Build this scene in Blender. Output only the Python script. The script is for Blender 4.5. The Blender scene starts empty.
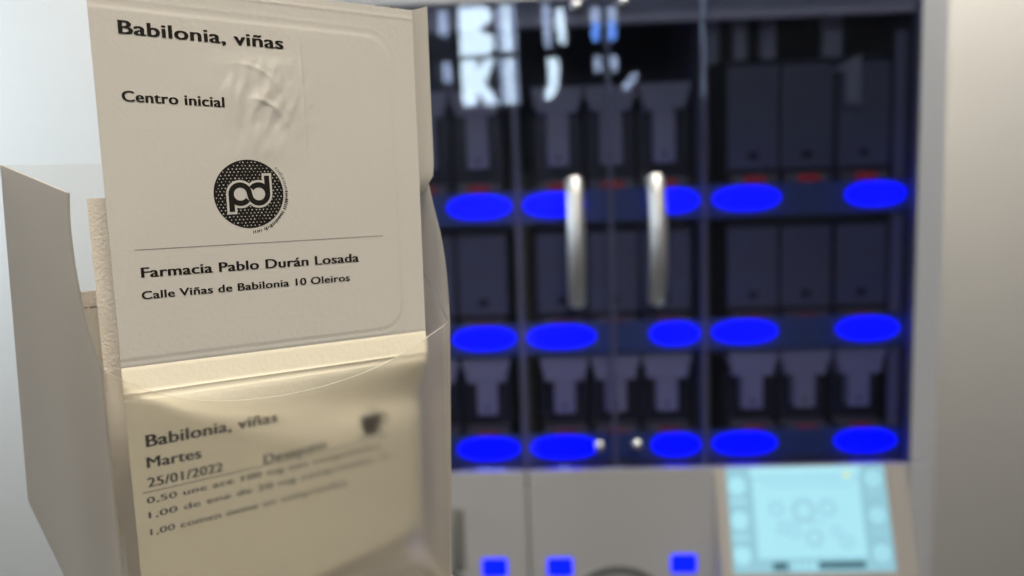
import bpy, bmesh, math, random
from math import sin, cos, tan, radians as R, pi, atan2, sqrt, exp
from mathutils import Vector, Matrix, noise
random.seed(7)
S = bpy.context.scene
COL = S.collection

# ---------------------------------------------------------------- camera
PITCH, ROLL = R(7.16), R(2.01)
CAM = Vector((0, 0, 1.55))
fw = Vector((0, cos(PITCH), -sin(PITCH)))
rt0 = Vector((1, 0, 0)); dn0 = Vector((0, -sin(PITCH), -cos(PITCH)))
rt = cos(ROLL) * rt0 + sin(ROLL) * dn0
dn = -sin(ROLL) * rt0 + cos(ROLL) * dn0
cd = bpy.data.cameras.new('camera'); cam = bpy.data.objects.new('camera', cd); COL.objects.link(cam)
cam.matrix_world = Matrix(((rt.x, -dn.x, -fw.x, CAM.x), (rt.y, -dn.y, -fw.y, CAM.y), (rt.z, -dn.z, -fw.z, CAM.z), (0, 0, 0, 1)))
cd.sensor_width = 36; cd.lens = 800 * 36 / 1024; cd.clip_start = 0.01; cd.clip_end = 50
cd.dof.use_dof = True; cd.dof.focus_distance = 0.165; cd.dof.aperture_fstop = 12.5
S.camera = cam
# ---------------------------------------------------------------- light, exposure
S.view_settings.view_transform = 'Standard'; S.view_settings.look = 'None'
S.view_settings.gamma = 1; S.view_settings.exposure = 0.0; S.view_settings.use_curve_mapping = False
W = bpy.data.worlds.new('world'); S.world = W; W.use_nodes = True
W.node_tree.nodes['Background'].inputs[0].default_value = (0.92, 0.95, 1.0, 1)
W.node_tree.nodes['Background'].inputs[1].default_value = 0.12

def area(name, loc, target, sx, sy, power, color):
    l = bpy.data.lights.new(name, 'AREA'); l.shape = 'RECTANGLE'; l.size = sx; l.size_y = sy; l.energy = power; l.color = color
    o = bpy.data.objects.new(name, l); COL.objects.link(o); o.location = loc
    o.rotation_euler = (Vector(target) - Vector(loc)).to_track_quat('-Z', 'Y').to_euler()
    return o
area('wall_wash_light', (0.75, 1.78, 2.62), (0.75, 2.16, 1.95), 3.3, 0.10, 20, (1.0, 0.95, 0.88))
pl = area('foreground_fill_light', (0.25, -0.40, 2.47), (-0.05, 0.17, 1.5), 0.5, 0.4, 4.4, (1.0, 0.91, 0.78)); pl.data.spread = R(80)  # unseen fill light, added above the viewer to brighten the foreground
area('cool_daylight', (-1.9, 1.25, 1.95), (-1.2, 2.16, 1.65), 0.7, 0.8, 14.5, (0.74, 0.87, 1.0))
cl = area('ceiling_strip_light', (0.55, 0.95, 2.88), (0.5, 1.3, 1.6), 1.6, 0.15, 6.5, (1.0, 0.95, 0.86)); cl.data.spread = R(110)

# ---------------------------------------------------------------- materials
def mat(name, col=(.8, .8, .8), rough=.5, metal=0., bump=0., bscale=200., var=0., emit=None, estr=0., spec=.5, coat=0.):
    m = bpy.data.materials.new(name); m.use_nodes = True; nt = m.node_tree; b = nt.nodes['Principled BSDF']
    b.inputs['Base Color'].default_value = (*col, 1); b.inputs['Roughness'].default_value = rough; b.inputs['Metallic'].default_value = metal
    b.inputs['Specular IOR Level'].default_value = spec; b.inputs['Coat Weight'].default_value = coat
    if emit: b.inputs['Emission Color'].default_value = (*emit, 1); b.inputs['Emission Strength'].default_value = estr
    if bump or var:
        tc = nt.nodes.new('ShaderNodeTexCoord'); n = nt.nodes.new('ShaderNodeTexNoise'); n.inputs['Scale'].default_value = bscale
        n.inputs['Detail'].default_value = 3; nt.links.new(tc.outputs['Object'], n.inputs['Vector'])
        if bump:
            bp = nt.nodes.new('ShaderNodeBump'); bp.inputs['Strength'].default_value = bump; bp.inputs['Distance'].default_value = .001
            nt.links.new(n.outputs['Fac'], bp.inputs['Height']); nt.links.new(bp.outputs['Normal'], b.inputs['Normal'])
        if var:
            mx = nt.nodes.new('ShaderNodeMix'); mx.data_type = 'RGBA'; mx.inputs[6].default_value = (*[c * (1 - var) for c in col], 1)
            mx.inputs[7].default_value = (*[min(1, c * (1 + var)) for c in col], 1)
            nt.links.new(n.outputs['Fac'], mx.inputs[0]); nt.links.new(mx.outputs[2], b.inputs['Base Color'])
    return m

def frosted(name):
    """frosted translucent plastic sheet: rough refraction plus a milky scatter"""
    m = bpy.data.materials.new(name); m.use_nodes = True; nt = m.node_tree; nt.nodes.remove(nt.nodes['Principled BSDF'])
    out = nt.nodes['Material Output']
    rf = nt.nodes.new('ShaderNodeBsdfRefraction'); rf.inputs['IOR'].default_value = 1.72; rf.inputs['Roughness'].default_value = .27
    rf.inputs['Color'].default_value = (1, .997, .985, 1)
    df = nt.nodes.new('ShaderNodeBsdfDiffuse'); df.inputs['Color'].default_value = (.93, .86, .77, 1)
    tl = nt.nodes.new('ShaderNodeBsdfTranslucent'); tl.inputs['Color'].default_value = (.93, .88, .78, 1)
    a = nt.nodes.new('ShaderNodeMixShader'); a.inputs[0].default_value = .55
    nt.links.new(df.outputs[0], a.inputs[1]); nt.links.new(tl.outputs[0], a.inputs[2])
    b = nt.nodes.new('ShaderNodeMixShader')          # the milky share grows with the slant, as the path through the sheet gets longer
    lw = nt.nodes.new('ShaderNodeLayerWeight'); lw.inputs['Blend'].default_value = .5
    mr = nt.nodes.new('ShaderNodeMapRange'); mr.inputs['From Min'].default_value = .45; mr.inputs['From Max'].default_value = .60; mr.inputs['To Min'].default_value = .06; mr.inputs['To Max'].default_value = .93
    nt.links.new(lw.outputs['Facing'], mr.inputs['Value']); nt.links.new(mr.outputs[0], b.inputs[0])
    nt.links.new(rf.outputs[0], b.inputs[1]); nt.links.new(a.outputs[0], b.inputs[2])
    gl = nt.nodes.new('ShaderNodeBsdfGlossy'); gl.inputs['Roughness'].default_value = .35
    c = nt.nodes.new('ShaderNodeMixShader'); c.inputs[0].default_value = .025
    nt.links.new(b.outputs[0], c.inputs[1]); nt.links.new(gl.outputs[0], c.inputs[2]); nt.links.new(c.outputs[0], out.inputs['Surface'])
    tc = nt.nodes.new('ShaderNodeTexCoord'); n = nt.nodes.new('ShaderNodeTexNoise'); n.inputs['Scale'].default_value = 2500
    nt.links.new(tc.outputs['Object'], n.inputs['Vector']); bp = nt.nodes.new('ShaderNodeBump'); bp.inputs['Strength'].default_value = .06
    bp.inputs['Distance'].default_value = .0004; nt.links.new(n.outputs['Fac'], bp.inputs['Height'])
    for s in (df, gl): nt.links.new(bp.outputs[0], s.inputs['Normal'])
    return m

def paper(name, col, tr=.3, bump=.25, scale=900):
    m = bpy.data.materials.new(name); m.use_nodes = True; nt = m.node_tree; b = nt.nodes['Principled BSDF']; out = nt.nodes['Material Output']
    b.inputs['Base Color'].default_value = (*col, 1); b.inputs['Roughness'].default_value = .45; b.inputs['Specular IOR Level'].default_value = .35
    tl = nt.nodes.new('ShaderNodeBsdfTranslucent'); tl.inputs['Color'].default_value = (col[0], col[1] * .97, col[2] * .88, 1)
    a = nt.nodes.new('ShaderNodeMixShader'); a.inputs[0].default_value = tr
    nt.links.new(b.outputs[0], a.inputs[1]); nt.links.new(tl.outputs[0], a.inputs[2]); nt.links.new(a.outputs[0], out.inputs['Surface'])
    tc = nt.nodes.new('ShaderNodeTexCoord'); n = nt.nodes.new('ShaderNodeTexNoise'); n.inputs['Scale'].default_value = scale; n.inputs['Detail'].default_value = 4
    nt.links.new(tc.outputs['Object'], n.inputs['Vector']); bp = nt.nodes.new('ShaderNodeBump'); bp.inputs['Strength'].default_value = bump
    bp.inputs['Distance'].default_value = .0003; nt.links.new(n.outputs['Fac'], bp.inputs['Height'])
    nt.links.new(bp.outputs[0], b.inputs['Normal']); nt.links.new(bp.outputs[0], tl.inputs['Normal'])
    return m

def tinted_glass(name):
    m = bpy.data.materials.new(name); m.use_nodes = True; nt = m.node_tree; nt.nodes.remove(nt.nodes['Principled BSDF'])
    out = nt.nodes['Material Output']
    t = nt.nodes.new('ShaderNodeBsdfTransparent'); t.inputs['Color'].default_value = (.77, .77, .82, 1)
    g = nt.nodes.new('ShaderNodeBsdfGlossy'); g.inputs['Roughness'].default_value = .0; g.inputs['Color'].default_value = (.85, .93, 1, 1)
    f = nt.nodes.new('ShaderNodeFresnel'); f.inputs['IOR'].default_value = 1.5
    a = nt.nodes.new('ShaderNodeMixShader'); nt.links.new(f.outputs[0], a.inputs[0])
    nt.links.new(t.outputs[0], a.inputs[1]); nt.links.new(g.outputs[0], a.inputs[2]); nt.links.new(a.outputs[0], out.inputs['Surface'])
    return m

M = dict(
    wall=mat('painted_wall', (.80, .765, .70), .8, bump=.2, bscale=60, var=.02),
    rear=mat('rear_wall_paint', (.42, .41, .42), .8, bump=.1, bscale=60),
    floor=mat('floor_tile', (.09, .085, .08), .5, var=.1, bscale=8),
    ceil=mat('ceiling_tile', (.78, .76, .74), .9, bump=.1, bscale=90),
    frame=mat('cabinet_enamel', (.86, .85, .85), .35, bump=.05, bscale=300),
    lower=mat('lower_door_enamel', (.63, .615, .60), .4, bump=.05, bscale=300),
    dark=mat('cabinet_interior', (.20, .20, .22), .5),
    mull=mat('door_mullion', (.50, .50, .62), .35),
    glass=tinted_glass('smoked_glass'),
    steel=mat('brushed_steel', (.95, .93, .90), .42, 1.0),
    knob=mat('polished_steel', (.95, .95, .95), .12, 1.0),
    hopper=mat('grey_hopper_plastic', (.82, .82, .86), .45),
    body=mat('smoked_canister_plastic', (.06, .065, .085), .3),
    fascia=mat('flat_canister_fascia', (.30, .32, .37), .35),
    base=mat('canister_base_plastic', (.36, .35, .34), .5),
    disp=mat('red_display', (.1, .01, .01), .3, emit=(.35, .02, .02), estr=.45),
    strip=mat('shelf_light_channel', (.16, .26, .5), .4),  # white plastic strip, with the LEDs' blue glow put into its colour
    led=mat('blue_led_panel', (.0, .02, .4), .4, emit=(0, .001, 1), estr=3.0),
    btn=mat('blue_indicator', (.0, .02, .4), .4, emit=(.0, .004, 1), estr=1.8),
    console=mat('console_plastic', (.60, .545, .48), .45),
    scr=mat('lcd_border', (.1, .2, .25), .3, emit=(.25, .49, .57), estr=1.0),
    scr2=mat('lcd_panel', (.1, .2, .25), .3, emit=(.37, .71, .80), estr=1.0),
    scr3=mat('lcd_mark', (.1, .2, .25), .3, emit=(.30, .56, .65), estr=1.0),
    scr4=mat('lcd_dark_bar', (.02, .05, .06), .3, emit=(.05, .13, .16), estr=1.0),
    scr5=mat('lcd_yellow', (.3, .3, .1), .3, emit=(.55, .72, .50), estr=1.0),
    olive=mat('grey_handle_plastic', (.26, .26, .22), .5),
    ring=mat('grey_ring', (.16, .16, .15), .5),
    recess=mat('dark_recess', (.05, .05, .05), .5),
    frost=frosted('frosted_plastic'),
    paper=paper('pouch_paper', (.605, .575, .522)),
    glassine=paper('glassine_paper', (.89, .83, .665), .2),
    paperb=paper('folded_pouch_paper', (.80, .74, .65), .35, .9, 1600),
    ink=mat('black_ink', (.012, .010, .008), .7, spec=.1),
    grey_ink=mat('thin_grey_ink', (.20, .18, .16), .5),
    white_ink=paper('unprinted_paper', (.605, .575, .522)),
    counter=mat('counter_laminate', (.80, .74, .64), .5),
    day=mat('daylit_pane', (1, 1, 1), .5, emit=(.80, .93, 1), estr=17),
    day2=mat('dim_daylit_pane', (1, 1, 1), .5, emit=(.62, .72, .95), estr=9),
    day3=mat('blue_daylit_pane', (1, 1, 1), .5, emit=(.16, .36, 1), estr=14),
)

# ---------------------------------------------------------------- helpers
class MB:
    def __init__(s): s.v = []; s.f = []; s.m = []; s.sm = []
    def add(s, vs, fs, mi=0, smooth=False):
        o = len(s.v); s.v += [tuple(v) for v in vs]
        for f in fs: s.f.append(tuple(i + o for i in f)); s.m.append(mi); s.sm.append(smooth)
    def box(s, x0, x1, y0, y1, z0, z1, mi=0, b=0.):
        """box; b = chamfer of the edges"""
        if b <= 0:
            vs = [(x, y, z) for x in (x0, x1) for y in (y0, y1) for z in (z0, z1)]
            s.add(vs, [(0, 1, 3, 2), (4, 6, 7, 5), (0, 4, 5, 1), (2, 3, 7, 6), (0, 2, 6, 4), (1, 5, 7, 3)], mi); return
        bm = bmesh.new(); bmesh.ops.create_cube(bm, size=1)
        for v in bm.verts: v.co = ((x0 + x1) / 2 + v.co.x * (x1 - x0), (y0 + y1) / 2 + v.co.y * (y1 - y0), (z0 + z1) / 2 + v.co.z * (z1 - z0))
        bmesh.ops.bevel(bm, geom=bm.edges[:], offset=b, segments=3, profile=.5, affect='EDGES')
        bm.verts.index_update(); s.add([v.co for v in bm.verts], [[v.index for v in f.verts] for f in bm.faces], mi, False); bm.free()
    def prism(s, poly, y0, y1, mi=0, mp=None):
        """poly in (x, z), extruded along y"""
        n = len(poly); vs = [(x, y0, z) for x, z in poly] + [(x, y1, z) for x, z in poly]
        if mp: vs = [mp(*v) for v in vs]
        s.add(vs, [tuple(range(n)), tuple(range(2 * n - 1, n - 1, -1))] + [(i, i + n, (i + 1) % n + n, (i + 1) % n) for i in range(n)], mi)
    def tube(s, pts, r, seg=16, mi=0, rx=None):
        vs = []; P = [Vector(p) for p in pts]; n = len(P)
        for i, p in enumerate(P):
            t = (P[min(i + 1, n - 1)] - P[max(i - 1, 0)]).normalized()
            a = Vector((1, 0, 0)) if abs(t.x) < .9 else Vector((0, 1, 0)); u = (a - t * a.dot(t)).normalized(); w = t.cross(u)
            rr = r[i] if isinstance(r, (list, tuple)) else r
            for k in range(seg): vs.append(p + (u * cos(2 * pi * k / seg) * (rx or 1) + w * sin(2 * pi * k / seg)) * rr)
        fs = [(i * seg + k, i * seg + (k + 1) % seg, (i + 1) * seg + (k + 1) % seg, (i + 1) * seg + k) for i in range(n - 1) for k in range(seg)]
        fs += [tuple(range(seg - 1, -1, -1)), tuple(range((n - 1) * seg, n * seg))]
        s.add(vs, fs, mi, True)
    def build(s, name, mats, parent=None, loc=None):
        me = bpy.data.meshes.new(name); me.from_pydata(s.v, [], s.f); 
        mats = mats if isinstance(mats, (list, tuple)) else [mats]
        for m in mats: me.materials.append(M[m])
        me.polygons.foreach_set('material_index', s.m); me.polygons.foreach_set('use_smooth', s.sm); me.update()
        bm = bmesh.new(); bm.from_mesh(me); bmesh.ops.recalc_face_normals(bm, faces=bm.faces[:]); bm.to_mesh(me); bm.free()
        if any(s.sm):
            try: me.set_sharp_from_angle(angle=R(40))
            except Exception: pass
        o = bpy.data.objects.new(name, me); COL.objects.link(o)
        if parent: o.parent = parent
        if loc is not None: o.location = loc
        return o
def tag(o, label=None, cat=None, group=None, kind=None):
    for k, v in (('label', label), ('category', cat), ('group', group), ('kind', kind)):
        if v: o[k] = v
    return o
def empty(name, loc, rz=0):
    o = bpy.data.objects.new(name, None); COL.objects.link(o); o.location = loc; o.rotation_euler = (0, 0, rz); o.empty_display_size = .05; return o
def rrect(x0, x1, z0, z1, r, n=6):
    P = []
    for cx, cz, a in ((x1 - r, z1 - r, 0), (x0 + r, z1 - r, 90), (x0 + r, z0 + r, 180), (x1 - r, z0 + r, 270)):
        P += [(cx + r * cos(R(a + 90 * i / n)), cz + r * sin(R(a + 90 * i / n))) for i in range(n + 1)]
    return P

# ---------------------------------------------------------------- the room
YW = 2.16          # back wall
YR = -2.0          # rear wall, behind the camera
XL, XR, ZC = -2.6, 2.6, 2.95
def struct(name, m, *box):
    b = MB(); b.box(*box); return tag(b.build(name, m), kind='structure')
struct('floor', 'floor', XL, XR, YR, YW, -.1, 0)
struct('ceiling', 'ceil', XL, XR, YR, YW, ZC, ZC + .1)
struct('wall_back', 'wall', XL, XR, YW, YW + .1, 0, ZC)
struct('wall_left', 'rear', XL - .1, XL, YR, YW, 0, ZC)
struct('wall_right', 'rear', XR, XR + .1, YR, YW, 0, ZC)
struct('wall_rear', 'rear', XL, XR, YR - .1, YR, 0, ZC)

# ---------------------------------------------------------------- the dispensing cabinet (local: x = along the front, y = depth, z = world height)
YAW = R(-2.23)
UC, DC = 0.0556, 1.429            # the camera's foot in the cabinet's frame; used only to turn measured front-plane sizes into sizes at depth d
def at(u, z, d): k = (DC + d) / DC; return (UC + (u - UC) * k, 1.55 + (z - 1.55) * k)
cab = tag(empty('dispensing_cabinet', (0, 1.43, 0), YAW), 'tall pale pharmacy dispensing cabinet with smoked glass doors and blue lit shelves', 'cabinet')
CL, CR, CT = -.398, .756, 1.905   # outer sides, top
GL, GR, GT, GB = -.356, .7117, 1.868, 1.0325
b = MB()
b.box(CL, CL + .018, 0, .66, .03, CT, 0, .003); b.box(CR - .018, CR, 0, .66, .03, CT, 0, .003)
b.box(CL + .018, CR - .018, .64, .66, .03, CT); b.box(CL + .018, CR - .018, .0, .64, CT - .018, CT); b.box(CL + .018, CR - .018, .0, .64, .03, .05)
b.box(CL, GL, -.004, .0, .03, CT, 0, .0015); b.box(GR, CR, -.004, 0, 1.0335, CT, 0, .0015); b.box(GR, CR, -.004, 0, .03, 1.0315, 0, .0015)
b.box(GL, GR, -.004, 0, GT, CT, 0, .0015)
b.build('carcass', 'frame', cab)
b = MB()
b.box(CL + .018, CR - .018, .36, .64, 1.0, CT - .018); b.box(GL - .01, GL, .03, .4, 1.0, CT - .018); b.box(GR, GR + .01, .03, .4, 1.0, CT - .018)
b.box(CL + .018, CR - .018, .01, .36, .99, 1.012)
b.box(GL, GR, .0125, .03, 1.012, 1.0385); b.build('interior_lining', 'dark', cab); b = MB(); b.box(.6915, GR - .001, .050, .056, 1.04, 1.80); b.build('side_cover', 'mull', cab)  # the low front rail is added to block LED spill onto the lower fronts
# shelves with their light channels
for zs in (1.517, 1.279, 1.0725):
    u0, z1 = at(0, zs + .030, .03); _, z0 = at(0, zs - .032, .03)
    b = MB(); b.box(GL, GR, .034, .35, z0 - .004, z0 + .004); sh = b.build('shelf', 'dark', cab)
    b = MB(); b.box(GL, GR, .026, .034, z0, z1 - .004, 0, .002); b.build('light_channel', 'strip', sh)
    for c0, c1 in ((-.335, -.215), (-.113, .006), (.022, .136), (.243, .336), (.356, .478), (.586, .694)) if zs > 1.4 else ((-.335, -.215), (-.113, .006), (.022, .150), (.243, .336), (.354, .474), (.574, .688)):
        a0, zz1 = at(c0 + .003, zs + .021, .026); a1, zz0 = at(c1 - .002, zs - .021, .026)
        b = MB(); hx, hz = (a1 - a0) / 2, (zz1 - zz0) / 2
        P = [((a0 + a1) / 2 + hx * math.copysign(abs(cos(t)) ** .85, cos(t)), (zz0 + zz1) / 2 + hz * math.copysign(abs(sin(t)) ** 1.0, sin(t))) for t in [2 * pi * i / 36 for i in range(36)]]
        b.prism(P, .0215, .0262); b.build('led_panel', 'led', sh)
# vertical partitions between the three bays
for u in (.0155, .3445):
    a, _ = at(u, 1.5, .02); b = MB(); b.box(a - .004, a + .004, .02, .36, 1.012, 1.885); b.build('partition', 'mull', cab)
# the doors
def glass_door(x0, x1, stile=.006):
    b = MB(); g = .0012
    b.box(x0 + g, x1 - g, -.006, -.001, GB + .001, GT - .001); d = b.build('glass_door', 'glass', cab)
    for xs in ((x0 + g, x0 + stile), (x1 - stile, x1 - g)):
        b = MB(); b.box(*xs, .0, .008, GB, GT); b.build('door_stile', 'mull', d)
    return d
dl = glass_door(GL, .0155); d1 = glass_door(.0155, .180, .005); d2 = glass_door(.180, .3445, .005); dr = glass_door(.3445, GR, .006)
def handle(u, z0, z1, parent, depth=.030, w=.0155, m='steel'):
    b = MB(); pts = []; n = 14
    for i in range(n + 1):
        t = i / n; pts.append((u, -.016 - depth * sin(pi * t) ** .7, z0 + (z1 - z0) * t))
    b.tube(pts, w, 20)
    for zz in (z0 + .012, z1 - .012): b.tube([(u, -.006, zz), (u, -.022, zz)], .006, 12)
    return b.build('handle', m, parent)
def fpos(u, d): return at(u, 1.5, d)[0]
handle(fpos(.1175, -.04), 1.343, 1.556, d1); handle(fpos(.2625, -.04), 1.343, 1.556, d2)
for u, z, p in ((.1518, 1.0706, d1), (.2214, 1.0727, d2), (.1275, 1.857, d1), (.2085, 1.860, d2)):
    b = MB(); a, zz = at(u, z, -.015)
    b.tube([(a, -.005, zz), (a, -.010, zz), (a, -.0145, zz), (a, -.018, zz), (a, -.0195, zz)], [.0105, .0105, .010, .007, .002], 20); b.build('door_lock', 'knob', p)
# lower fronts
for x0, x1 in ((GL, .0155), (.0155, GR)):
    b = MB(); b.box(x0 + .0015, x1 - .0015, -.006, .012, .06, GB - .0035, 0, .002); lf = b.build('lower_front', 'lower', cab)
    cx = -.17 if x0 < 0 else .180
    b = MB(); n = 48
    for r0, r1, y0, y1, mi in ((.092, .104, -.010, -.005, 0), ):
        vs = []
        for k in range(n):
            c, s_ = cos(2 * pi * k / n), sin(2 * pi * k / n)
            for r, y in ((r0, y1), (r0, y0), (r1, y0), (r1, y1)): vs.append((cx + r * c, y, .738 + r * s_))
        b.add(vs, [(k * 4 + j, k * 4 + (j + 1) % 4, ((k + 1) % n) * 4 + (j + 1) % 4, ((k + 1) % n) * 4 + j) for k in range(n) for j in range(4)])
    b.prism([(cx + .092 * cos(2 * pi * k / n), .738 + .092 * sin(2 * pi * k / n)) for k in range(n)], -.0068, -.0055, 1)
    b.build('round_port', ['ring', 'lower'], lf)
    for ub, zb in ((-.0505, .8435),) if x0 < 0 else ((.0719, .8425), (.3016, .8455)):
        b = MB(); b.prism(rrect(ub - .0235, ub + .0235, zb - .0175, zb + .0175, .005), -.0085, -.005); b.build('indicator_light', 'btn', lf)
    if x0 < 0: handle(-.120, .845, .965, lf, .014, .006, 'olive'); bb = MB(); bb.box(-.129, -.105, -.0075, -.0055, .838, .958); bb.build('handle_recess', 'olive', lf)
# touch console on the right lower front
con = empty('touch_console', (0, 0, 0)); con.parent = cab
pz1, pz0 = 1.030, .800           # top and bottom of its face; it leans out towards the bottom
def cface(u, v, h=0):            # u along x, v 0 (top) .. 1 (bottom), h = height above the face
    y = -.010 - .085 * v; z = pz1 + (pz0 - pz1) * v
    nl = sqrt(.085 ** 2 + .23 ** 2)
    return (u, y - h * .23 / nl, z - h * .085 / nl * -1)
b = MB()
A = [cface(.357, 0), cface(.697, 0), cface(.697, 1), cface(.357, 1)]
Bk = [(.357, -.006, pz1), (.697, -.006, pz1), (.697, -.006, pz0 - .02), (.357, -.006, pz0 - .02)]
b.add(A + Bk, [(0, 1, 2, 3), (4, 7, 6, 5), (0, 4, 5, 1), (1, 5, 6, 2), (2, 6, 7, 3), (3, 7, 4, 0)])
# raised bezel rim around the display
def cbox(b, u0, u1, v0, v1, h0, h1, mi=0):
    vs = [cface(u, v, h) for u in (u0, u1) for v in (v0, v1) for h in (h0, h1)]
    b.add(vs, [(0, 1, 3, 2), (4, 6, 7, 5), (0, 4, 5, 1), (2, 3, 7, 6), (0, 2, 6, 4), (1, 5, 7, 3)], mi)
SU0, SU1, SV0, SV1 = .3770, .6600, .006, .750
cbox(b, .357, SU0, 0, 1, 0, .006); cbox(b, SU1, .697, 0, 1, 0, .006); cbox(b, SU0, SU1, SV1, 1, 0, .006)
b.build('console_housing', 'console', con)
b = MB(); cbox(b, SU0, SU1, SV0, SV1, .0005, .003)
sp = lambda t: SU0 + (SU1 - SU0) * t
sv = lambda t: SV0 + (SV1 - SV0) * t
cbox(b, sp(.155), sp(.845), sv(.0), sv(.10), .003, .0032, 1)
cbox(b, sp(.165), sp(.835), sv(.12), sv(.865), .003, .0032, 1)
def cdisc(b, t, w, r, mi, h=.0033, sy=1.0):
    cu, cv = sp(t), sv(w); n = 20
    vs = [cface(cu + r * cos(2 * pi * k / n), cv + sy * r * sin(2 * pi * k / n) / .245, h) for k in range(n)] + [cface(cu + r * cos(2 * pi * k / n), cv + sy * r * sin(2 * pi * k / n) / .245, .003) for k in range(n)]
    b.add(vs, [tuple(range(n))] + [(k, (k + 1) % n, (k + 1) % n + n, k + n) for k in range(n)], mi)
for w in (.17, .50, .83): cdisc(b, .065, w + .03, .0150, 4); cdisc(b, .065, w, .0150, 1, .0035)
for w in (.13, .48, .83): cdisc(b, .925, w, .0135, 1); cdisc(b, .925, w, .006, 2, .0036)
for w in (.33, .67): cbox(b, sp(.015), sp(.115), sv(w - .02), sv(w + .01), .003, .0034, 1)
cbox(b, sp(.885), sp(.965), sv(.25), sv(.28), .003, .0034, 4); cbox(b, sp(.885), sp(.965), sv(.62), sv(.645), .003, .0034, 4)
for t, w, r in ((.47, .42, .022), (.30, .40, .014), (.62, .40, .016), (.40, .62, .012), (.52, .68, .016), (.66, .62, .010), (.32, .60, .010), (.72, .72, .012)):
    cdisc(b, t, w, r, 2, .0034); cdisc(b, t, w, r * .55, 1, .0036)
cbox(b, sp(.22), sp(.80), sv(.17), sv(.19), .003, .0034, 2); cbox(b, sp(.30), sp(.60), sv(.52), sv(.54), .003, .0034, 2)
cbox(b, sp(.25), sp(.34), sv(.90), sv(.975), .003, .0034, 3); cbox(b, sp(.53), sp(.82), sv(.90), sv(.965), .003, .0034, 3)
for t in (.38, .42, .46, .50): cbox(b, sp(t), sp(t + .022), sv(.90), sv(.985), .003, .0034, 1)
cdisc(b, .76, .085, .006, 5, .0036)
b.build('screen', ['scr', 'scr2', 'scr3', 'scr4', 'scr5'][0:1] + ['scr2', 'scr3', 'scr4', 'scr3', 'scr5'], con)

# ---------------------------------------------------------------- canisters on the shelves
def canister_hopper(ztop, zneck, zbot, zdisp, zfoot):
    """tall canister with a T-shaped hopper; origin at its foot"""
    root = empty('pill_canister', (0, 0, 0))
    k = (DC + .05) / DC; q = lambda z: (z - zfoot) * k
    b = MB(); w = .0445 * k; b.box(-w, w, .045, .24, 0, q(zneck) + .01, 0, .003)
    b.box(-.012, .012, .0449, .05, q(zbot) - .012, q(zbot) - .004); b.build('canister_body', 'body', root)
    b = MB()
    t, n_, m_ = .0432 * k, .040 * k, .035 * k
    zt = q(ztop); z1 = q(ztop - .018); z2 = q(ztop - .022); z3 = q(zneck)
    b.prism([(-t, zt), (t, zt), (t, z1), (t * .93, z1 - .001), (m_, z3), (-m_, z3), (-t * .93, z1 - .001), (-t, z1)], .012, .20)
    b.prism([(-t * 1.03, zt + .003), (t * 1.03, zt + .003), (t * 1.03, zt - .004), (-t * 1.03, zt - .004)], .009, .205)
    b.build('hopper', 'hopper', root)
    b = MB(); nw = .019 * k; b.box(-nw, nw, .016, .046, q(zbot), z3 + .0005, 0, .002); nk = b.build('chute', 'hopper', root)
    b = MB(); b.box(-.004, .004, .0148, .0165, q(zbot) + .012, q(zbot) + .018); b.build('chute_latch', 'body', nk)
    base_part(root, q(zdisp)); return root
def base_part(root, zd):
    b = MB(); b.box(-.041, .041, .006, .07, 0, zd + .009, 0, .003); bs = b.build('canister_base', 'base', root)
    b = MB(); b.box(-.019, .019, .0048, .0065, zd - .006, zd + .005); b.build('red_display', 'disp', bs)
def canister_flat(ztop, zdisp, zfoot):
    root = empty('flat_front_canister', (0, 0, 0)); k = (DC + .05) / DC; q = lambda z: (z - zfoot) * k
    b = MB(); b.box(-.0475, .0475, .022, .24, 0, q(ztop), 0, .004); b.build('canister_body', 'body', root)
    b = MB(); b.box(-.046, .046, .017, .0225, q(zdisp) + .018, q(ztop) - .012, 0, .002); fa = b.build('fascia', 'fascia', root)
    b = MB(); b.box(-.009, .009, .0155, .0172, q(zdisp) + .035, q(zdisp) + .049, 0, .0006); b.build('latch', 'body', fa)
    base_part(root, q(zdisp)); return root
def copy_tree(o, parent=None):
    c = o.copy(); COL.objects.link(c)
    if parent: c.parent = parent
    for ch in list(o.children): copy_tree(ch, c)
    return c
cosY, sinY = cos(YAW), sin(YAW)
def place(o, x, y, z): o.location = (x * cosY - y * sinY, 1.43 + x * sinY + y * cosY, z); o.rotation_euler = (0, 0, YAW)
LIFT = {}
colx = [-.147, -.0525, .090, .183, .276, .430, .5235, .6205]
short = ['half hidden by the frosted box', 'between the frosted box and first divider', 'behind the first door handle', 'midway between both handles', 'behind the second door handle',
         'past the second divider', 'middle of three above the screen', 'beside the wide grey frame']
rows = [('top shelf', 1.549, 1.517), ('middle shelf', 1.3035, 1.279), ('bottom shelf', 1.101, 1.0725)]
proto = {}
for ri, (rname, zdisp, zled) in enumerate(rows):
    _, sh_top = at(0, zled - .032, .03); sh_top += .004
    foot_m = 1.55 + (sh_top - 1.55) * DC / (DC + .05)      # measured height that lands on the shelf top at this depth
    for ci, u in enumerate(colx):
        hop = (ri == 2) or (ri == 0 and ci < 5)
        key = (ri, hop)
        if key not in proto:
            if hop: o = canister_hopper(1.717, 1.677, 1.584, zdisp, foot_m) if ri == 0 else canister_hopper(1.2425, 1.197, 1.135, zdisp, foot_m)
            else: o = canister_flat(1.755 if ri == 0 else 1.475, zdisp, foot_m)
            proto[key] = o
        else: o = copy_tree(proto[key])
        x, _z = at(u, 1.5, .05); place(o, x, .036, sh_top + .0004)
        kind = 'T-hopper' if hop else 'flat dark'
        tag(o, f'{kind} canister, {rname}, {short[ci]}', 'canister', f'canisters on the {rname}')
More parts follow.
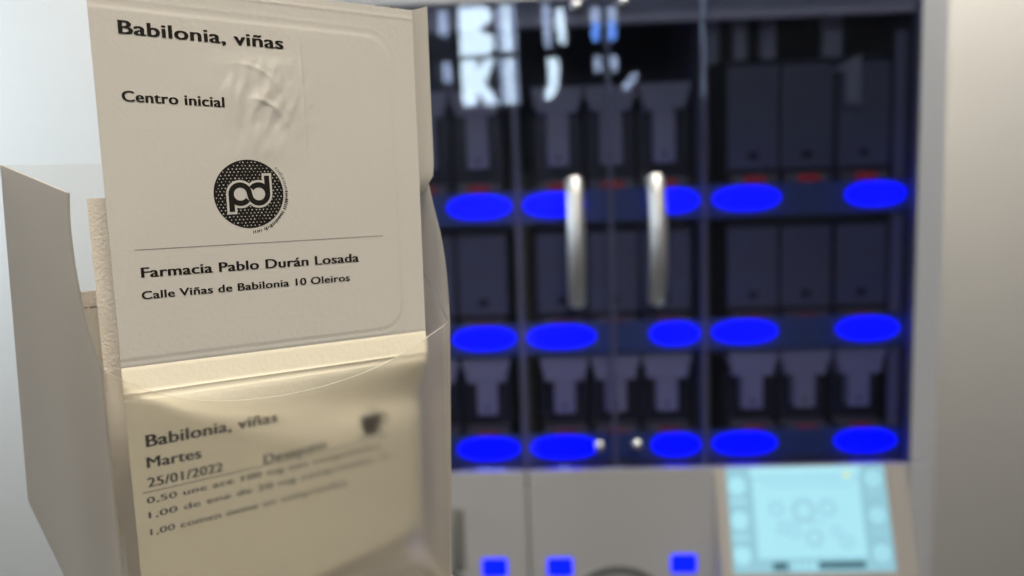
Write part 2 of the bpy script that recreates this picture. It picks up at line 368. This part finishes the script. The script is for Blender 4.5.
# tall dispensing tubes standing above the flat canisters in the console bay
for i, (u, w) in enumerate(((.357, .012), (.405, .013), (.452, .014), (.560, .018))):
    a, z1 = at(u, 1.835, .10); _, z0 = at(u, 1.7555, .10)
    b = MB(); b.box(-w, w, -.012, .012, 0, .105, 0, .004); b.box(-w - .002, w + .002, -.014, .014, .098, .108, 0, .002)
    o = b.build('medicine_carton', 'hopper'); place(o, a, .10, 1.55 + (1.755 - 1.55) * (DC + .05) / DC + .001)
    tag(o, ['narrow grey carton on the flat canisters, against the bay divider', 'narrow grey carton on the flat canisters, second from the divider',
            'narrow grey carton on the flat canisters, just before the dark gap', 'wider grey carton on the flat canisters, beyond the dark gap'][i], 'carton', 'cartons above the flat canisters')
b = MB(); z0 = 1.855
b.box(GL + .002, GR - .002, .012, .030, 1.826, 1.885); b.build('header_rail', 'hopper', cab)
# pale solid patch standing in for a reflection on the console bay's glass
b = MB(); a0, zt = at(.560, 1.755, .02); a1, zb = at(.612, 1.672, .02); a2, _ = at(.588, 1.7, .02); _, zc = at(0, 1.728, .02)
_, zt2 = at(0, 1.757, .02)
b.prism([(a0, zc), (a1, zt2), (a1, zb), (a2, zb), (a2, zc + .002)], .020, .024); b.box(a2, a1, .02, .05, zb, zb + .004); b.build('reflection_patch', 'hopper', cab)

# ---------------------------------------------------------------- windows in the wall behind the viewer: what the glass doors mirror
VD = 1.429 + 3.43
def rv(px, py):                                            # a spot on the door glass -> the spot on the rear wall it mirrors
    u = -.0764 + (px - 458) * (.0609 / 37); z = 1.861 - (py - 8) * (.0850 / 49)
    k = VD / DC; return UC + (u - UC) * k, 1.55 + (z - 1.55) * k
def rear_pane(parent, poly, m, y=.03):
    P = []
    for px, py in poly:
        x, z = rv(px, py); P.append((x, z))
    vs0 = []
    def mp(x, y_, z): return (x * cosY - y_ * sinY, 1.43 + x * sinY + y_ * cosY, z)
    b = MB(); b.prism(P, -3.43 + .02, -3.43 + .035, 0, mp); return b.build('pane', m, parent)
w1 = MB()
x0, z1 = rv(432, 4); x1, z0 = rv(672, 112)
w1.box(x0, x1, YR, YR + .012, z0, z1); w1.box(x0 - .03, x0, YR, YR + .03, z0 - .03, z1 + .03); w1.box(x1, x1 + .03, YR, YR + .03, z0 - .03, z1 + .03)
w1.box(x0, x1, YR, YR + .03, z1, z1 + .03); w1.box(x0, x1, YR, YR + .03, z0 - .03, z0)
win = tag(w1.build('window_1', 'recess'), kind='structure')
rear_pane(win, [(459, 9), (486, 9), (493, 14), (493, 22), (478, 31), (495, 38), (495, 46), (491, 55), (459, 56)], 'day')
rear_pane(win, [(459, 60), (476, 60), (477, 70), (484, 60), (495, 60), (486, 78), (484, 83), (497, 104), (484, 104), (477, 90), (474, 104), (460, 104)], 'day')
for xa, xb, s_ in ((499, 505, 'day2'), (506, 511, 'day'), (512, 517, 'day2')):
    rear_pane(win, [(xa, 9), (xb, 9), (xb + 1, 53), (xa, 53)], s_); rear_pane(win, [(xa + 1, 60), (xb + 1, 60), (xb + 2, 104), (xa + 2, 104)], 'day' if s_ == 'day' else 'day2')
rear_pane(win, [(438, 12), (446, 12), (446, 35), (438, 35)], 'day2'); rear_pane(win, [(440, 62), (448, 62), (449, 80), (441, 80)], 'day2')
rear_pane(win, [(546, 10), (553, 10), (555, 50), (548, 50)], 'day2')
rear_pane(win, [(560, 15), (568, 15), (569, 26), (570, 47), (564, 48), (560, 30)], 'day')
rear_pane(win, [(550, 62), (561, 62), (562, 76), (560, 90), (553, 101), (546, 100), (551, 84)], 'day')
for xa in (597, 614):
    rear_pane(win, [(xa, 15), (xa + 8, 15), (xa + 8, 28), (xa, 28)], 'day2'); rear_pane(win, [(xa, 29), (xa + 8, 29), (xa + 8, 46), (xa, 46)], 'day3')
    rear_pane(win, [(xa + 2, 62), (xa + 9, 62), (xa + 9, 76), (xa + 2, 76)], 'day2')
rear_pane(win, [(648, 55), (658, 55), (660, 77), (650, 77)], 'day2'); rear_pane(win, [(648, 8), (656, 8), (656, 20), (648, 20)], 'day2')
rear_pane(win, [(640, 78), (644, 82), (632, 96), (627, 92)], 'day2')

# ---------------------------------------------------------------- the frosted box (local: x along its front, y towards its back, z up; millimetres from its front corner)
P1 = Vector((-.07919, .15, 1.51816)); mm = .001
BASE = -67.0
box_loc = P1 + Vector((0, 0, BASE * mm))
def smooth(pts, n=6):
    out = []
    for i in range(len(pts) - 1):
        p0 = Vector(pts[max(i - 1, 0)]); p1 = Vector(pts[i]); p2 = Vector(pts[i + 1]); p3 = Vector(pts[min(i + 2, len(pts) - 1)])
        for k in range(n):
            t = k / n; out.append(tuple(.5 * ((2 * p1) + (p2 - p0) * t + (2 * p0 - 5 * p1 + 4 * p2 - p3) * t * t + (3 * p1 - p0 - 3 * p2 + p3) * t ** 3)))
    out.append(tuple(pts[-1])); return out
front_top = smooth([(0, 0), (10.2, -6.3), (21.4, -9.9), (38.3, -10.9), (57.3, -8.0), (76.2, 0)])
rise = smooth([(0, 0), (4.5, 5.5), (7.2, 11), (9.6, 19.5), (10.0, 28.0), (8.7, 33.8)], 5)
dl_, dr_ = (cos(R(102)), sin(R(102))), (cos(R(85)), sin(R(85)))
def LP(s, z): return (dl_[0] * s, dl_[1] * s, z - BASE)
def RP(s, z): x = 76.2 - .042 * max(0, -z) if z < 0 else 76.2; return (x + dr_[0] * s, dr_[1] * s, z - BASE)
V = []; F = []
def idx(p):
    for i, q in enumerate(V):
        if (Vector(p) - Vector(q)).length < 1e-4: return i
    V.append(tuple(p)); return len(V) - 1
fl = [LP(0, BASE)] + [(x, 0, z - BASE) for x, z in front_top] + [RP(0, BASE)]
F.append([idx(p) for p in fl])
left = [(s, z) for s, z in rise] + [(55.2, 41.2), (65.0, -43.0), (39.8, -54.8), (15, BASE)]
lpts = [LP(0, BASE)] + [LP(s, z) for s, z in left]
F.append([idx(p) for p in lpts][::-1])
rise_r = smooth([(0, 0), (.3, 8), (1.3, 15.2), (3.4, 21.5), (7.0, 28.4), (9.5, 33.8)], 5)
right = [(s, z) for s, z in rise_r] + [(56, 41.2), (62.0, -43.0), (39.8, -54.8), (15, BASE)]
rpts = [RP(0, BASE)] + [RP(s, z) for s, z in right]
F.append([idx(p) for p in rpts])
F.append([idx(p) for p in (LP(55.2, 41.2), LP(65, -43), RP(62, -43), RP(56, 41.2))])
F.append([idx(p) for p in (LP(65, -43), LP(39.8, -54.8), RP(39.8, -54.8), RP(62, -43))])
F.append([idx(p) for p in (LP(39.8, -54.8), LP(15, BASE), RP(15, BASE), RP(39.8, -54.8))])
F.append([idx(p) for p in (LP(15, BASE), LP(0, BASE), RP(0, BASE), RP(15, BASE))])
me = bpy.data.meshes.new('frosted_box'); me.from_pydata([tuple(c * mm for c in v) for v in V], [], F); me.materials.append(M['frost'])
bm = bmesh.new(); bm.from_mesh(me); bmesh.ops.recalc_face_normals(bm, faces=bm.faces[:])
bmesh.ops.triangulate(bm, faces=[f for f in bm.faces if len(f.verts) > 4])
bm.to_mesh(me); bm.free(); me.update()
fbox = bpy.data.objects.new('frosted_box', me); COL.objects.link(fbox); fbox.location = box_loc; fbox.rotation_euler = (0, 0, R(33))
sd = fbox.modifiers.new('sheet', 'SOLIDIFY'); sd.thickness = .0005; sd.offset = -1; sd.use_even_offset = True
tag(fbox, 'open frosted plastic box with scooped front holding the printed pouch strip', 'box')

# ---------------------------------------------------------------- the pouch strip
TH = R(36); n36 = Vector((sin(TH), -cos(TH), 0))
strip = empty('medication_pouch_strip', P1 - Vector((cos(TH), sin(TH), 0)) * .0001 - n36 * .0019 + Vector((0, 0, -.058)), TH)
tag(strip, 'translucent white paper pouch strip printed with Babilonia label, standing in frosted box', 'pouch strip')
ZO = 58.0
UL, UR = 4.5, 72.6
def ul(z): return 4.1 + .003 * z if z > -8 else 4.0
def ridge(d, w): return exp(-(d / w) ** 2)
def step(d, w): return 1 / (1 + exp(-max(-40, min(40, d / w))))
def rr_sd(u, z, x0, x1, z0, z1, r):
    cx, cz = (x0 + x1) / 2, (z0 + z1) / 2; qx = abs(u - cx) - (x1 - x0) / 2 + r; qz = abs(z - cz) - (z1 - z0) / 2 + r
    return sqrt(max(qx, 0) ** 2 + max(qz, 0) ** 2) + min(max(qx, qz), 0) - r
def depth(u, z):
    """mm away from the strip's plane, + = away from the viewer"""
    d = 0.0
    d -= .15 * step(-rr_sd(u, z + .02 * u, -30, 66.6, .9, 68.3, 6.0), .10)           # embossed window around the label
    d -= .07 * ridge(rr_sd(u, z + .02 * u, -30, 68.0, -.2, 70.0, 7.0), .2)
    d -= .14 * ridge(z + .01 * u - 72.6, .22)
    # crushed patch where the tablets push through
    e = exp(-((u - 36) / 8.5) ** 2 - ((z - 52.5) / 11) ** 2)
    e *= step(60.5 - z, .7)
    d -= e * (.55 + .55 * noise.noise(Vector((u * .16 + z * .07, z * .20 - u * .12, 3.1))) + .35 * noise.noise(Vector((u * .5, z * .30 - u * .25, 8.1))))
    d -= .16 * ridge(u - 44.9, .25) * step(z - 39, .8) * step(66 - z, .8)
    for k, (cu, cz, rr) in enumerate(((33, 46, 8), (34, 47.5, 5.5), (31, 52, 9))):
        q = sqrt((u - cu) ** 2 + (z - cz) ** 2 * 1.6); d -= .16 * ridge(q - rr, .5) * step(u - cu - 1, 1) * step(z - cz + 1, 1)
    # the sealed band between the two pouches
    zz = z + .025 * u
    d += .10 * ridge(zz + .6, .35)
    d -= .28 * ridge(zz + 5.9, .28) * (.8 + .2 * sin(u * 5))
    d -= .22 * ridge(zz + 7.6, .22)
    d -= .30 * step(-(zz + 7.6), .2)
    # the lower pouch bellies away from the front panel towards its free side
    t = max(0.0, min(1.0, (-z - 6) / 16)); t = t * t * (3 - 2 * t)
    d += t * (u / 72) ** 1.2 * 7.0
    d -= .10 * ridge(z + 52.4 + 2.7 - .09 * u, .3)
    d += .22 * noise.noise(Vector((u * .045, z * .04, 1.7)))
    return d
def ztop(u): return 73.9 + .22 * noise.noise(Vector((u * .8, 0, 0))) + .18 * noise.noise(Vector((u * 2.7, 4, 0)))
def zbot(u): return -60.4 + .09 * (u - 30) + 1.6
def SP(u, z, off=0.): return (u * mm, (depth(u, z) - off) * mm, (z + ZO) * mm)
def sheet(b, u0, u1, za, zb, nu, nz, mi=0, thick=.12):
    """a sheet with real thickness between height functions za(u), zb(u)"""
    vs = []
    for j in range(nz + 1):
        for i in range(nu + 1):
            t = i / nu; zc = za(35) + (zb(35) - za(35)) * j / nz
            ul_ = u0(zc) if callable(u0) else u0; ur_ = u1(zc) if callable(u1) else u1
            u = ul_ + (ur_ - ul_) * t; z = za(u) + (zb(u) - za(u)) * j / nz
            vs.append(SP(u, z))
    n = len(vs); vs += [(x, y + thick * mm, z) for x, y, z in vs]
    W_ = nu + 1; fs = []
    for j in range(nz):
        for i in range(nu):
            a = j * W_ + i; fs.append((a, a + 1, a + W_ + 1, a + W_)); fs.append((n + a, n + a + W_, n + a + W_ + 1, n + a + 1))
    for i in range(nu): fs.append((i, n + i, n + i + 1, i + 1)); a = nz * W_ + i; fs.append((a, a + 1, n + a + 1, n + a))
    for j in range(nz): a = j * W_; fs.append((a, a + W_, n + a + W_, n + a)); a += nu; fs.append((a, n + a, n + a + W_, a + W_))
    b.add(vs, fs, mi, True)
def ur(z): return 72.7 + .006 * z

# printing -------------------------------------------------------------
_cache = {}
def text_mesh(s, bold):
    c = bpy.data.curves.new('printing', 'FONT'); c.body = s; c.size = 1; c.offset = bold; c.resolution_u = 4; c.space_character = 1.04 + bold
    o = bpy.data.objects.new('printing', c); COL.objects.link(o); dg = bpy.context.evaluated_depsgraph_get(); dg.update()
    m = bpy.data.meshes.new_from_object(o.evaluated_get(dg)); vs = [tuple(v.co) for v in m.vertices]; fs = [tuple(p.vertices) for p in m.polygons]
    bpy.data.objects.remove(o); bpy.data.curves.remove(c); bpy.data.meshes.remove(m); return vs, fs
CAP = max(v[1] for v in text_mesh('E', 0)[0])
def write(b, s, L, Rr, h, bold=.02, mi=1, off=.10):
    # heavier stems: the same letters struck three times, a hair apart along the line
    for k in (-1, 0, 1):
        q = k * h * bold * 1.6
        write_once(b, s, (L[0] + q + .22, L[1]), (Rr[0] + q - .25, Rr[1]), h, 0, mi, off + .004 * k)
def write_once(b, s, L, Rr, h, bold, mi, off):
    vs, fs = text_mesh(s, bold); x0 = min(v[0] for v in vs); x1 = max(v[0] for v in vs); out = []
    for x, y, _ in vs:
        t = (x - x0) / (x1 - x0); u = L[0] + (Rr[0] - L[0]) * t; z = L[1] + (Rr[1] - L[1]) * t + y / CAP * h
        out.append(SP(u, z, off))
    b.add(out, fs, mi)
def line(b, L, Rr, w, mi=1, n=40, off=.06, gap=0):
    for i in range(n):
        if gap and random.random() < gap: continue
        a, c = i / n, (i + 1) / n
        p = [(L[0] + (Rr[0] - L[0]) * t, L[1] + (Rr[1] - L[1]) * t) for t in (a, c)]
        b.add([SP(p[0][0], p[0][1], off), SP(p[1][0], p[1][1], off), SP(p[1][0], p[1][1] + w, off), SP(p[0][0], p[0][1] + w, off)], [(0, 1, 2, 3)], mi)
def stroke(b, pts, w, mi, off):
    """flat ribbon along pts (u, z) with round ends"""
    n = len(pts); vs = []
    for i in range(n):
        a = Vector(pts[max(i - 1, 0)]); c = Vector(pts[min(i + 1, n - 1)]); t = (c - a).normalized(); m_ = Vector((-t.y, t.x)) * w / 2; p = Vector(pts[i])
        vs += [SP(*(p + m_), off), SP(*(p - m_), off)]
    b.add(vs, [(2 * i, 2 * i + 1, 2 * i + 3, 2 * i + 2) for i in range(n - 1)], mi)
def disc(b, c, rx, rz, mi, off, n=64, rings=5):
    vs = [SP(c[0], c[1], off)]
    for r in range(1, rings + 1):
        for k in range(n): vs.append(SP(c[0] + rx * r / rings * cos(2 * pi * k / n), c[1] + rz * r / rings * sin(2 * pi * k / n), off))
    fs = [(0, 1 + k, 1 + (k + 1) % n) for k in range(n)]
    for r in range(rings - 1):
        for k in range(n): a = 1 + r * n; fs.append((a + k, a + n + k, a + n + (k + 1) % n, a + (k + 1) % n))
    b.add(vs, fs, mi)

b = MB()
seam_hi = lambda u: -.6 - .025 * (u - 0) + 0
sheet(b, ul, ur, seam_hi, ztop, 200, 220)
write(b, 'Babilonia, viñas', (9.1, 63.4), (41.4, 62.7), 2.5, .038)
write(b, 'Centro inicial', (8.6, 50.8), (28.1, 50.2), 2.0, .034)
write(b, 'Farmacia Pablo Durán Losada', (9.1, 16.8), (56.0, 16.1), 1.95, .038)
write(b, 'Calle Viñas de Babilonia 10 Oleiros', (8.8, 12.5), (53.5, 11.9), 1.55, .034)
line(b, (8.5, 22.2), (62.4, 21.6), .13, 2, 60)
# the round emblem
LC = (31.7, 32.4); RX, RZ = 7.35, 7.15
disc(b, LC, RX, RZ, 1, .06)
random.seed(3)
for j in range(-12, 13):
    for i in range(-11, 12):
        x = (i + (j % 2) * .5) * .80 + random.uniform(-.08, .08); z = j * .66 + random.uniform(-.05, .05)
        if (x / RX) ** 2 + (z / RZ) ** 2 > .93: continue
        s_ = random.uniform(.12, .21)
        tri = [(x - s_, z - s_ * .7), (x + s_, z - s_ * .7), (x, z + s_)] if (i + j) % 2 else [(x - s_, z + s_ * .5), (x + s_, z + s_ * .5), (x + .02, z - s_)]
        b.add([SP(LC[0] + p[0], LC[1] + p[1], .09) for p in tri], [(0, 1, 2)], 3)
def arc(cx, cz, r, a0, a1, n=22): return [(LC[0] + cx + r * cos(R(a0 + (a1 - a0) * i / n)), LC[1] + cz + r * sin(R(a0 + (a1 - a0) * i / n))) for i in range(n + 1)]
rr_ = 1.90; c1, c2 = (-1.90, .02), (1.98, -.05)
pathA = [(LC[0] + c1[0] - rr_, LC[1] - 3.6)] + arc(*c1, rr_, 180, 5) + arc(*c2, rr_, 185, 360)[1:] + [(LC[0] + c2[0] + rr_, LC[1] + 3.75)]
pathB = arc(*c1, rr_, 180, 322)
pathC = arc(*c2, rr_, 0, 142)
for w, mi, off in ((2.05, 3, .12), (1.12, 1, .16)):
    for p in (pathA, pathB, pathC):
        q = list(p)
        if mi == 3:
            for e in (0, -1):
                a_, c_ = (Vector(q[e]), Vector(q[1] if e == 0 else q[-2])); ex = a_ + (a_ - c_).normalized() * .5
                if p is pathA: q = [tuple(ex)] + q if e == 0 else q + [tuple(ex)]
        stroke(b, q, w, mi, off)
for cc in (c1, c2): disc(b, (LC[0] + cc[0], LC[1] + cc[1]), rr_ - .5, rr_ - .5, 3, .13, 32, 2)
# small curved line of print round the emblem: too small to read, kept as tiny marks
a = 42
while a > -88:
    if random.random() > .16:
        r0 = 7.75; h_ = random.uniform(.42, .75); w_ = random.uniform(1.0, 2.2)
        P = [(r0, a), (r0 + h_, a), (r0 + h_, a - w_), (r0, a - w_)]
        b.add([SP(LC[0] + r * cos(R(t)), LC[1] + r * sin(R(t)), .06) for r, t in P], [(0, 1, 2, 3)], 1 if a < 5 else 2)
    a -= 3.0
b.build('label_pouch', ['paper', 'ink', 'grey_ink', 'white_ink'], strip)
b = MB(); seam_lo = lambda u: -7.4 - .025 * u
sheet(b, ul, ur, seam_lo, seam_hi, 130, 22); b.build('sealed_seam', 'glassine', strip)
b = MB(); sheet(b, ul, lambda z: 73.5 + .02 * (z + 8) - .8 * max(0, min(1, (z + 16) / 8)), zbot, seam_lo, 110, 90)
write(b, 'Babilonia, viñas', (7.1, -17.3), (35.0, -18.1), 2.5, .035)
write(b, 'Martes', (6.9, -21.6), (18.0, -22.2), 2.2, .035)
write(b, '25/01/2022', (6.7, -25.6), (22.3, -26.2), 1.9, .028)
write(b, 'Desayuno', (31.1, -27.2), (46.8, -27.2), 2.1, .03)
line(b, (5.8, -26.6), (64.3, -28.6), .16, 1, 50)
write(b, '0,50 une ace 100 mg ons comprimidos', (6.2, -28.9), (61.5, -30.9), 1.25, .03)
write(b, '1,00 de ene de 20 mg comprimidos 11', (6.3, -32.0), (63.6, -34.0), 1.25, .03)
write(b, '1,00 comen oeme on comprimidos', (6.3, -35.6), (51.4, -37.6), 1.25, .03)
# cup of coffee printed beside the text
cu, cz = 59.2, -24.6
b.add([SP(cu + x, cz + z, .06) for x, z in [(-3.0, 2.7), (2.9, 2.7), (2.8, .6), (2.1, -1.6), (1.3, -2.3), (-1.6, -2.3), (-2.4, -1.5), (-3.0, .6)]], [tuple(range(8))], 1)
stroke(b, [(cu + 2.8 + 1.5 * cos(R(t)), cz + .9 + 1.3 * sin(R(t))) for t in range(-100, 101, 20)], .65, 1, .06)
stroke(b, [(cu - 4.2, cz - 2.4), (cu - 1, cz - 2.6), (cu + 3.6, cz - 2.5)], .3, 1, .06)
for s_ in (-1, 1): stroke(b, [(cu + s_ * .7 + .35 * sin(t * 1.2), cz + 3.0 + t * .42) for t in range(6)], .25, 2, .06)
b.build('dose_pouch', ['glassine', 'ink', 'grey_ink'], strip)
# side flap folded back from the free edge of the strip
b = MB(); vs = []; nz = 40; nu = 6
for j in range(nz + 1):
    z = -56 + (74.6 + 56) * j / nz
    for i in range(nu + 1):
        t = i / nu; u0_ = ur(z) if z > -8 else 72.7 + .02 * (z + 8)
        zz = z + (0 if j < nz else 1.5 * t - .7 * (1 - t))
        w = 7.4 if z > -8 else 7.4 * max(.25, 1 - (-z - 8) / 60)
        w = w if z > 36 else w * (.42 + .58 * max(0, (z - 31) / 5))
        fa_ = R(30 + 50 * max(0, min(1, (33 - z) / 4)))
        vs.append(((u0_ + w * cos(fa_) * t) * mm, (depth(u0_, z) + w * sin(fa_) * t + .25 * sin(t * pi)) * mm, (zz + ZO) * mm))
n = len(vs); vs += [(x - .06 * mm, y + .10 * mm, z) for x, y, z in vs]; fs = []; W_ = nu + 1
for j in range(nz):
    for i in range(nu): a = j * W_ + i; fs += [(a, a + 1, a + W_ + 1, a + W_), (n + a, n + a + W_, n + a + W_ + 1, n + a + 1)]
    a = j * W_; fs.append((a, a + W_, n + a + W_, n + a)); a += nu; fs.append((a, n + a, n + a + W_, a + W_))
for i in range(nu): fs.append((i, n + i, n + i + 1, i + 1)); a = nz * W_ + i; fs.append((a, a + 1, n + a + 1, n + a))
b.add(vs, fs, 0, True); b.build('side_flap', 'paper', strip)

# further pouches folded behind the strip, inside the box
def folded(off, u0, u1, z0, z1, label, rows_, lean=0., az=36.):
    o_ = P1 - n36 * (off * mm) + Vector((0, 0, z0 * mm)); b = MB(); nu, nz = 50, 50; vs = []
    for j in range(nz + 1):
        for i in range(nu + 1):
            u = u0 + (u1 - u0) * i / nu; z = (z1 - z0) * j / nz
            e = sin(pi * i / nu) ** .5 * sin(pi * j / nz) ** .5
            y = -1.1 * e + .5 * noise.noise(Vector((u * .15, z * .15, off))) * e + .18 * noise.noise(Vector((u * .9, z * .9, off))) + lean * z
            vs.append((u * mm, y * mm, z * mm))
    n = len(vs); vs += [(x, (y + 2.2 * mm * (sin(pi * (k % (nu + 1)) / nu) ** .5) + .1 * mm), z) for k, (x, y, z) in enumerate(vs)]
    W_ = nu + 1; fs = []
    for j in range(nz):
        for i in range(nu): a = j * W_ + i; fs += [(a, a + 1, a + W_ + 1, a + W_), (n + a, n + a + W_, n + a + W_ + 1, n + a + 1)]
        a = j * W_; fs.append((a, a + W_, n + a + W_, n + a)); a += nu; fs.append((a, n + a, n + a + W_, a + W_))
    for i in range(nu): fs.append((i, n + i, n + i + 1, i + 1)); a = nz * W_ + i; fs.append((a, a + 1, n + a + 1, n + a))
    b.add(vs, fs, 0, True)
    for z, w in rows_:
        for i in range(24):
            if i % 4 == 3: continue
            u = u0 + .6 + i * .5; b.add([(u * mm, (-.35 - abs(lean * z)) * mm, z * mm), ((u + .5) * mm, (-.35) * mm, z * mm), ((u + .5) * mm, -.35 * mm, (z + w) * mm), (u * mm, -.35 * mm, (z + w) * mm)], [(0, 1, 2, 3)], 1)
    o = b.build('folded_pouch', ['paperb', 'grey_ink'], None, o_); o.rotation_euler = (0, 0, R(az))
    return tag(o, label, 'pouch')
folded(12, 2.4, 70.5, -64, 32.6, 'crinkled paper pouch folded directly behind the printed label pouch', [])
folded(25, .2, 62, -44, 12.8, 'short paper pouch at the back of the frosted box, only its printed corner showing', [(53.2, .22)])

# counter the box stands on (below the picture)
b = MB(); b.box(-8 * mm, 78 * mm, -2 * mm, 26 * mm, -.03, -.0004, 0, .002)
b.box(10 * mm, 60 * mm, 0 * mm, 22 * mm, -(box_loc.z) + .012, -.0301); b.box(-20 * mm, 85 * mm, -75 * mm, 45 * mm, -box_loc.z, -(box_loc.z) + .012, 0, .003)
o = b.build('display_stand', 'counter', None, box_loc); o.rotation_euler = (0, 0, R(33)); tag(o, 'slim grey stand under the frosted plastic box', 'stand')
